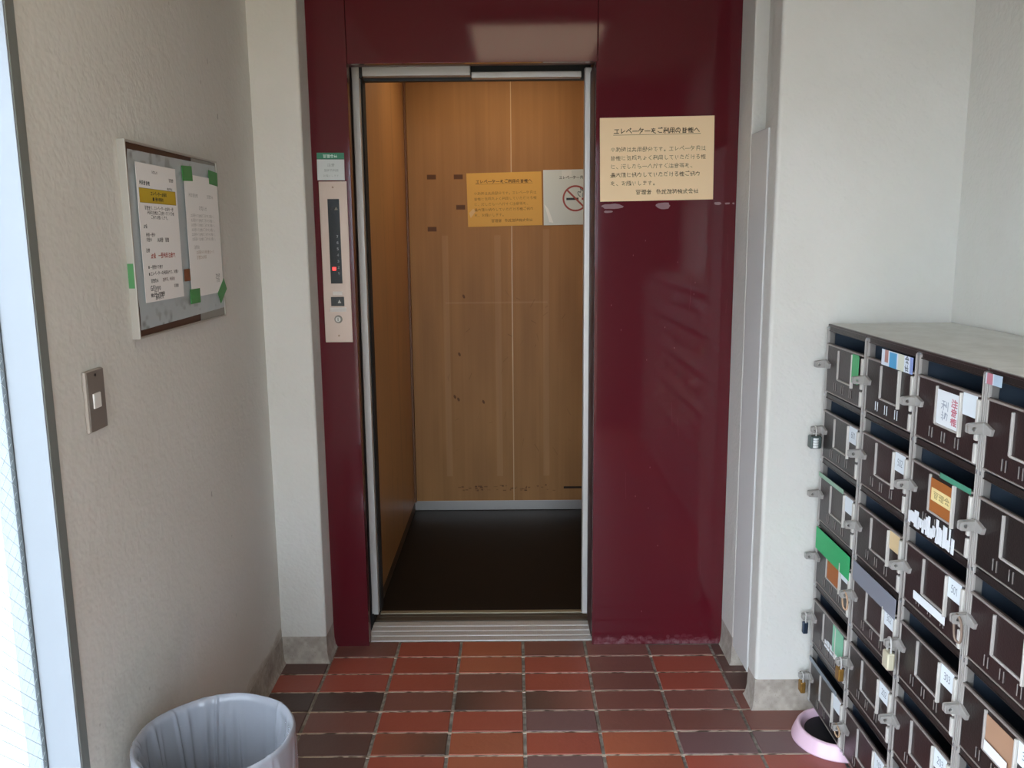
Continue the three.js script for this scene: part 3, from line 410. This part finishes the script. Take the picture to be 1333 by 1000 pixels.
const ZL = 0.33 * DW, ZR = 0.735 * DW, HY0 = DH - 0.098, HY1 = DH - 0.012;
const holderGeo = { left: B(-0.0095, HY0, ZL - 0.003, -0.004, HY1, ZL + 0.003, 0.0012), bottom: B(-0.0085, HY0 - 0.002, ZL, -0.004, HY0 + 0.003, ZR, 0.0012), right: B(-0.0125, HY0 - 0.006, ZR - 0.003, -0.004, HY1 + 0.004, ZR + 0.003, 0.0015), back: B(-0.0056, HY0, ZL, -0.0044, HY1, ZR) };
const doorLip = B(-0.010, DH - 0.005, 0, -0.002, DH, DW, 0.0015), doorFoot = B(-0.0065, 0.001, 0, -0.003, 0.004, DW);
const hingeGeo = join([B(-0.011, 0.052, DW - 0.009, -0.003, DH * 0.93, DW + 0.001, 0.002), B(-0.011, 0.004, DW - 0.009, -0.003, 0.046, DW + 0.001, 0.002)]);
const latchGeo = (() => {   // tab with an eye standing out from the post, and its foot on the door
  const s = new THREE.Shape(); s.moveTo(0, -0.011); s.lineTo(0.032, -0.009); s.quadraticCurveTo(0.036, -0.009, 0.036, -0.004); s.lineTo(0.036, 0.006); s.quadraticCurveTo(0.035, 0.009, 0.03, 0.009); s.lineTo(0, 0.011); s.closePath();
  const h = new THREE.Path(); h.absellipse(0.025, 0, 0.0048, 0.0048, 0, Math.PI * 2, true); s.holes.push(h);
  const mk = (z) => { const g = new THREE.ExtrudeGeometry(s, { depth: 0.004, bevelEnabled: true, bevelSize: 0.0008, bevelThickness: 0.0008, bevelSegments: 1, curveSegments: 8 }); g.rotateY(Math.PI); g.translate(0, 0, z); return boxUV(g); };
  const foot = new THREE.Shape(); foot.moveTo(0.004, -0.011); foot.lineTo(0.034, -0.008); foot.lineTo(0.038, 0.004); foot.lineTo(0.008, 0.013); foot.closePath();
  const f = new THREE.ExtrudeGeometry(foot, { depth: 0.007, bevelEnabled: true, bevelSize: 0.001, bevelThickness: 0.001, bevelSegments: 1 }); f.rotateY(-Math.PI / 2);
  return join([mk(-0.001), mk(0.008), boxUV(f)]);
})();
const numMap = (txt, bg = '#dfe6ea', ink = '#66717a') => canvasTex(128, 80, (g, w, h) => { g.fillStyle = bg; g.fillRect(0, 0, w, h); g.fillStyle = ink; g.font = '40px sans-serif'; g.textAlign = 'center'; g.fillText(txt, 64, 55); });
function flat(y0, z0, y1, z1, x = -0.0066, t = 0.0009) { const g = B(x - t, y0, z0, x, y1, z1, 0.0002), p = g.attributes.position, u = g.attributes.uv; for (let i = 0; i < p.count; i++) u.setXY(i, (p.getZ(i) - z0) / (z1 - z0), (p.getY(i) - y0) / (y1 - y0)); return g; }
const tagGeo = flat(DH - 0.052, ZR + 0.005, DH - 0.004, DW - 0.011);
const tagPlain = M('#dfe6ea', 0.55), tagM = {};
const cardMapRed = M('#fff', 0.55, 0, { map: canvasTex(160, 160, (g, w, h) => { g.fillStyle = '#e6eaec'; g.fillRect(0, 0, w, h); g.strokeStyle = '#9aa2ad'; stroke(g, '利', 30, 40, 50, 0.08); stroke(g, '物', 34, 92, 46, 0.08); g.strokeStyle = '#c0707e'; stroke(g, '注', 100, 20, 40, 0.14); stroke(g, '意', 100, 62, 40, 0.14); stroke(g, '様', 100, 104, 40, 0.14); }) });
const cardYellow = M('#fff', 0.55, 0, { map: canvasTex(160, 160, (g, w, h) => { g.fillStyle = '#a8642f'; g.fillRect(0, 0, w, h); g.fillStyle = '#eed99a'; g.fillRect(8, 44, 140, 62); g.strokeStyle = '#9a8a58'; stroke(g, '管理会', 24, 56, 36, 0.09); }) });
const cardOrange = M('#a8622f', 0.6), cardTan = M('#a98469', 0.6), mint = M('#86c4a2', 0.55), green = M('#57b075', 0.55), vivid = M('#1faa63', 0.5), greyTape = M('#81858f', 0.4), greenStrip = M('#4a8f74', 0.5), paleGreen = M('#93b49c', 0.5), greyStrip = M('#767f86', 0.4), creamTag = M('#d9bf92', 0.55), torn = M('#e3e7ea', 0.7);
const stickers = M('#fff', 0.5, 0, { map: canvasTex(256, 64, (g, w, h) => { g.fillStyle = '#dfe8f2'; g.fillRect(0, 0, w, h); g.fillStyle = '#b98a82'; g.fillRect(28, 0, 30, 50); g.fillStyle = '#5aa9d6'; g.fillRect(68, 4, 62, 60); g.fillStyle = '#d9dcc9'; g.fillRect(140, 0, 50, 64); g.strokeStyle = '#59636c'; stroke(g, '会', 196, 0, 30, 0.12); stroke(g, '社', 196, 30, 30, 0.12); g.fillStyle = '#8fa3d8'; g.fillRect(236, 0, 20, 64); }) });
const redBlue = M('#fff', 0.5, 0, { map: canvasTex(128, 48, (g, w, h) => { g.fillStyle = '#c9d2da'; g.fillRect(0, 0, w, h); g.fillStyle = '#b87884'; g.fillRect(12, 0, 46, 48); g.fillStyle = '#a9bccb'; g.fillRect(66, 0, 62, 48); }) });
function tornGeo(y0, z0, y1, z1, n) { const l = []; for (let i = 0; i < n; i++) { const t = i / n, z = z0 + (z1 - z0) * (t + rr(-0.01, 0.01)), h = (y1 - y0) * rr(0.35, 1), y = y0 + (y1 - y0 - h) * rnd() * 0.4; l.push(B(-0.0078, y, z, -0.0066, y + h, z + (z1 - z0) / n * rr(0.6, 1.25))); } return l; }
const lockSpots = {};
function mailboxUnit(z0, label, extras) {
  const u = thing('mailbox_unit', label, 'mailbox', [MX, MBOT, z0]); const H = MTOP - MBOT, D = MB - MX;
  const shell = [B(0, H - 0.006, 0.001, D, H, 3 * CW - 0.001, 0.002), B(D - 0.006, 0, 0, D, H - 0.005, 3 * CW)]; 
  part(u, 'top_trim', B(-0.0045, H - 0.007, 0.001, 0.004, H - 0.0006, 3 * CW - 0.001, 0.002), brown2);
  part(u, 'top_plate', B(0.0035, H - 0.005, 0.001, D, H, 3 * CW - 0.001, 0.002), M('#ffffff', 0.7, 0, { map: dataTex(256, (a, b) => { const n = N16(a * 16, b * 16) * 0.6 + N64(a * 64, b * 64) * 0.4; return mixc(hex('#dcdedb'), hex('#c9cac5'), n); }, true, 1.2) }), 'dusty grey top');
  part(u, 'back_plate', B(D - 0.006, 0, 0.002, D - 0.001, H - 0.006, 3 * CW - 0.002), inner);
  for (let c = 0; c <= 3; c++) { const a = Math.max(0.001, c * CW - 0.004), b = Math.min(3 * CW - 0.001, c * CW + 0.004); part(u, 'divider', B(0.014, 0.002, a, D - 0.006, H - 0.006, b), inner); }
  for (let r = 0; r < 6; r++) part(u, 'shelf', B(0.004, H - 0.006 - (r + 1) * RH, 0.005, D - 0.006, H - 0.001 - (r + 1) * RH, 3 * CW - 0.005), inner);
  for (let c = 0; c <= 3; c++) {
    const edge = c === 0 || c === 3, a = c === 0 ? 0.001 : c * CW - (edge ? 0.013 : 0.0125), b = c === 3 ? c * CW - 0.001 : c * CW + (edge ? 0.012 : 0.0105);
    const post = part(u, 'post', B(-0.0015, 0, a, 0.014, H - 0.005, b, 0.001), greyP);
    for (const [p, q] of [[a, a + 0.0035], [b - 0.0045, b]]) part(post, 'post_rib', B(-0.007, 0, p, -0.001, H - 0.012, q, 0.001), postRib);
    for (let r = 0; r <= 6; r++) part(post, 'bolt', [cyl(0.0042, 0.0042, 0.006, 10, -0.0045, Math.max(0.008, H - 0.012 - r * RH), (a + b) / 2, 'x')], boltM);
  }
  for (let c = 0; c < 3; c++) for (let r = 0; r < 6; r++) {
    const e = (extras[c] && extras[c][r]) || {}, top = H - 0.005 - r * RH, za = c * CW + 0.0115;
    part(u, 'slot_rail', [B(-0.003, top - 0.0165, c * CW + 0.011, 0.010, top - 0.001, (c + 1) * CW - 0.013, 0.0015), B(-0.005, top - 0.0165, c * CW + 0.011, -0.002, top - 0.0135, (c + 1) * CW - 0.013, 0.0008)], brown);
    const d = part(u, 'mailbox_door', doorGeo, (c + r) % 2 ? brown : brown2); d.position.set(0.0, top - RH + 0.0035, za);
    const add = (name, g, m, lab) => { const q = part(d, name, g, m, lab); return q; };
    if (!e.noLip) { add('door_lip', doorLip, M1.lip); add('door_edge_line', doorFoot, M1.lip); }
    add('vent_rim', ventRims, e.whiteVents ? torn : M1.vent).userData.kind = 'stuff';
    add('holder_rim', [holderGeo.left.clone(), holderGeo.bottom.clone()], greyL); add('holder_bar', holderGeo.right, paleHinge); add('hinge', hingeGeo, paleHinge);
    const la = add('latch', latchGeo, latchM); la.position.set(-0.004, DH * 0.56, -0.010);
    lockSpots[[u.name, c, r]] = [MX - 0.004 - 0.025, MBOT + top - RH + 0.0035 + DH * 0.56, z0 + za - 0.010];
    if (e.card) add('name_card', flat(HY0 + 0.003, ZL + 0.004, HY1 - 0.006, ZR - 0.004, -0.0058), e.card);
    if (e.tag !== undefined && e.tag !== null) { const m = e.tag === '' ? tagPlain : typeof e.tag === 'string' ? (tagM[e.tag] ||= M('#ffffff', 0.55, 0, { map: numMap(e.tag) })) : e.tag; add('number_tag', tagGeo, m); }
    (e.more || []).forEach(([name, y0, zz0, y1, zz1, m, lab]) => add(name, flat(y0, zz0, y1, zz1, -0.0105, 0.0012), m, lab));
    if (e.torn) add('torn_label', tornGeo(...e.torn), torn);
  }
  part(u, 'foot', [B(0.22, -MBOT, 0.05, D - 0.01, 0, 3 * CW - 0.05)], M('#2a2624', 0.6));
  return u;
}
const M1 = { lip: M('#8b837d', 0.35), vent: M('#8f8882', 0.4) };
const M0 = { lip: M('#6f6762', 0.35), vent: M('#5b5450', 0.4) };
// doors listed by column, then from the top row down; y and z are measured on the door
const slotCover = (m, name, lab, y0 = DH - 0.006, y1 = DH + 0.046) => [name, y0, 0.0, y1, DW, m, lab];
const unitA = mailboxUnit(0.402, 'bank of dark brown letterboxes beside the pier above the pink bowl', {
  0: { 0: { more: [['sticker', DH - 0.085, ZR + 0.006, DH - 0.005, DW - 0.02, green, 'green sticker']] }, 1: { tag: '601' }, 2: { more: [['slot_strip', DH - 0.006, -0.004, DH + 0.007, DW * 0.72, paleGreen, 'pale green strip']], tag: '' }, 3: { more: [slotCover(vivid, 'slot_tape', 'vivid green tape over the slot', DH - 0.034, DH + 0.036)], card: cardOrange, tag: '' }, 4: { more: [['sticker', DH - 0.085, ZR - 0.02, DH - 0.004, DW - 0.012, mint, 'mint green sticker']], torn: [HY0 - 0.01, ZL + 0.02, HY0 + 0.02, ZR + 0.06, 7] }, 5: { more: [['slot_strip', DH - 0.004, 0, DH + 0.01, DW * 0.85, greyStrip, 'grey strip']], tag: '' } },
  1: { 0: { more: [['sticker', DH - 0.006, DW * 0.36, DH + 0.034, DW, stickers, 'striped white and blue sticker']], whiteVents: true }, 1: { tag: '502' }, 2: { tag: creamTag }, 3: { more: [slotCover(greyTape, 'slot_tape', 'grey tape over the slot', DH - 0.014, DH + 0.040)], tag: '302' }, 4: { tag: '202' }, 5: { tag: '102' } },
  2: { 0: { card: cardMapRed, tag: '' }, 1: { card: cardYellow, more: [['slot_strip', DH - 0.006, DW * 0.52, DH + 0.006, DW, greenStrip, 'green strip']], torn: [-0.012, 0.0, 0.044, DW * 0.78, 22] }, 2: { tag: '501', more: [['label_strip', HY0 - 0.022, ZL - 0.03, HY0 - 0.002, ZR + 0.01, torn, 'long white label']] }, 3: { tag: '303' }, 4: { tag: '203' }, 5: { tag: '103' } },
});
const unitB = mailboxUnit(0.402 + 3 * CW + 0.001, 'bank of dark brown letterboxes cut off by the photo edge, red sticker on corner', {
  0: { 0: { more: [['sticker', DH + 0.028, -0.008, DH + 0.05, 0.05, redBlue, 'red and blue sticker']] }, 3: { card: cardTan, more: [['label_strip', HY0 + 0.006, ZL + 0.01, HY0 + 0.028, ZR - 0.02, torn, 'white label']], tag: '304' } }, 1: { 0: { tag: '' } }, 2: { 1: { tag: '' } },
});
for (let i = 1; i < 2; i++) { const c = unitB.clone(); c.name = numbered('mailbox_unit'); c.position.z += i * (3 * CW + 0.001); c.userData = { ...c.userData, label: ['', 'bank of letterboxes next to the cut off one, seen only mirrored in the maroon panel', 'bank of letterboxes at the entrance end, seen only mirrored in the maroon panel'][i] }; scene.add(c); }
// padlocks hang from the latch eyes
function padlock(key, label, kind) {
  const [x, y, z] = lockSpots[key]; const p = thing('padlock', label, 'padlock', [x, y, z + 0.0035]);
  const sh = (w, drop) => tube([[-w, -drop, 0], [-w, 0.002, 0.0], [-w * 0.6, 0.0078, 0], [0, 0.0098, 0], [w * 0.6, 0.0078, 0], [w, 0.002, 0], [w, -drop, 0]].map(([a, b, c]) => [c, b, a]), 0.0018, 30, 8);
  if (kind === 'dial') { part(p, 'body', B(-0.014, -0.046, -0.012, 0.014, -0.014, 0.012, 0.004), M('#5a6664', 0.35, 0.6)); for (let i = 0; i < 4; i++) part(p, 'dial', [cyl(0.009, 0.009, 0.0052, 18, -0.001 , -0.021 - i * 0.0064, 0.006, 'y')], M('#d6d9d6', 0.4)); part(p, 'shackle', sh(0.008, 0.016), steel); p.scale.setScalar(1.25); }
  else { const c = { brass: '#a87f3f', cream: '#d9d2b6', blue: '#3a4a5c' }[kind], w = kind === 'blue' ? 0.006 : 0.0105, h = kind === 'blue' ? 0.026 : 0.025; part(p, 'body', B(-0.006, -0.016 - h, -w, 0.006, -0.013, w, 0.0028), M(c, 0.35, kind === 'cream' ? 0.25 : 0.7)); part(p, 'shackle', sh(w * 0.62, 0.016), steel); p.scale.setScalar(kind === 'cream' ? 1.6 : 1.35); part(p, 'keyhole', [cyl(0.0022, 0.0022, 0.001, 10, 0, -0.0155 - h, 0, 'y')], black); }
  return p;
}
padlock([unitA.name, 0, 1], 'silver combination padlock on the far edge of the letterboxes', 'dial');
padlock([unitA.name, 0, 4], 'narrow dark blue padlock on the far edge of the letterboxes', 'blue');
padlock([unitA.name, 0, 5], 'small brass padlock low on the far edge of the letterboxes', 'brass');
padlock([unitA.name, 1, 4], 'brass padlock on the post beside the mint green sticker', 'brass');
padlock([unitA.name, 2, 3], 'cream and silver padlock on the second letterbox post', 'cream');
function strap(key, label, color, len) { const [x, y, z] = lockSpots[key]; const o = thing('strap', label, 'strap', [x, y, z + 0.0035]); part(o, 'strap_loop', tube([[0, 0.009, 0.002], [0.004, 0.0, 0.006], [0.006, -len * 0.5, 0.011], [0.004, -len, 0.009], [0, -len * 0.92, 0.0], [-0.002, -len * 0.4, -0.006], [0, 0.004, -0.008]], 0.0026, 40, 8, true), M(color, 0.7)); }
strap([unitA.name, 1, 3], 'beige loop hanging from the latch below the grey slot tape', '#b8977a', 0.042);
strap([unitB.name, 0, 2], 'brown loop hanging from a latch of the cut off letterboxes', '#7d6a5c', 0.05);
strap([unitA.name, 1, 5], 'small tan loop on the lowest latch near the pink bowl', '#a08568', 0.026);

// ---------------------------------------------------------------- pink bowl
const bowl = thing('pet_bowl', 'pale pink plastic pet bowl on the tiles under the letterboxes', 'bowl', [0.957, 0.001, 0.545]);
{ part(bowl, 'inner_disc', [cyl(0.089, 0.087, 0.006, 48, 0, 0.021, 0)], M('#17171c', 0.6), 'dark inner disc');  // plain dark disc lying inside the dish, below the rim
  const P = [[0.0, 0.006], [0.07, 0.006], [0.086, 0.010], [0.094, 0.022], [0.0985, 0.038], [0.101, 0.0425], [0.105, 0.044], [0.110, 0.0425], [0.1135, 0.038], [0.124, 0.012], [0.127, 0.004], [0.127, 0.0], [0.120, 0.0], [0.114, 0.004], [0.104, 0.034]].map(([a, b]) => new THREE.Vector2(a, b));
  part(bowl, 'dish', new THREE.LatheGeometry(P, 64), M('#e6c3d3', 0.35, 0, { side: THREE.DoubleSide, clearcoat: 0.3 })); }

// ---------------------------------------------------------------- waste bin with liner
const bin = thing('waste_bin', 'round waste bin lined with a translucent white bag by the left wall', 'bin', [-0.683, 0.001, 1.265]);
{ const RB = 0.168, HB = 0.478;
  part(bin, 'bucket', new THREE.LatheGeometry([[0.0, 0.0], [0.125, 0.0], [0.13, 0.006], [RB - 0.010, HB - 0.05], [RB - 0.008, HB - 0.044], [RB - 0.013, HB - 0.044], [0.124, 0.01], [0, 0.01]].map(([a, b]) => new THREE.Vector2(a, b)), 48), M('#a5a3a6', 0.5, 0, { side: THREE.DoubleSide }));
  const prof = [[RB - 0.012, 0.20, 1.0], [RB - 0.004, 0.30, 0.9], [RB + 0.002, 0.40, 0.6], [RB + 0.003, HB - 0.02, 0.3], [RB + 0.002, HB - 0.004, 0.14], [RB - 0.003, HB, 0.1], [RB - 0.009, HB - 0.006, 0.14], [RB - 0.013, HB - 0.04, 0.6], [RB - 0.022, 0.34, 1.3], [RB - 0.034, 0.22, 1.6], [RB - 0.046, 0.10, 1.6], [0.10, 0.035, 1.2], [0.05, 0.028, 0.6], [0.0, 0.026, 0]];
  const curve = new THREE.CatmullRomCurve3(prof.map(([a, b, c]) => new THREE.Vector3(a, b, c)), false, 'centripetal'), nu = 400, nv = 80, pos = [], idx = [];
  const ridges = []; for (let i = 0; i < 46; i++) ridges.push({ a: rr(0, Math.PI * 2), w: rr(0.018, 0.07), h: rr(0.002, 0.010), s: rr(-0.28, 0.28), t0: rr(-0.2, 0.35) });
  const crease = (a, t) => { let f = 0; for (const r of ridges) { let d = a - r.a - r.s * t; d -= Math.round(d / (Math.PI * 2)) * Math.PI * 2; const k = Math.min(1, Math.max(0, (t - r.t0) * 3)); f += r.h * k * Math.exp(-(d * d) / (r.w * r.w)); } return f; };
  for (let j = 0; j <= nv; j++) { const q = curve.getPoint(j / nv), t = j / nv, inner = t > 0.4, ti = inner ? (t - 0.38) / 0.45 : (0.40 - t) / 0.4; for (let i = 0; i < nu; i++) { const a = i / nu * Math.PI * 2, c = crease(a, ti) * Math.min(1, q.z * 1.2 + 0.1); const r = Math.max(0, q.x + (inner ? -c * Math.min(1, q.x / 0.06) : c * 0.45)); pos.push(Math.cos(a) * r, Math.max(0.012, q.y + (j < 6 ? (N32(i / nu * 32, 5) - 0.5) * 0.02 * (6 - j) / 6 : 0) + 0.005 * (N16(i / nu * 16, 1) - 0.5) + (Math.abs(t - 0.4) < 0.08 ? c * 0.5 : 0)), Math.sin(a) * r); } }
  for (let j = 0; j < nv; j++) for (let i = 0; i < nu; i++) { const a = j * nu + i, b = j * nu + (i + 1) % nu; idx.push(a, a + nu, b, b, a + nu, b + nu); }
  const g = new THREE.BufferGeometry(); g.setAttribute('position', new THREE.Float32BufferAttribute(pos, 3)); g.setIndex(idx); g.computeVertexNormals();
  part(bin, 'liner', g, M('#adb0b8', 0.26, 0, { side: THREE.DoubleSide, transmission: 0.3, thickness: 0, clearcoat: 0.3, clearcoatRoughness: 0.2 }), 'thin white plastic bag folded over the rim'); }

renderer.render(scene, camera);
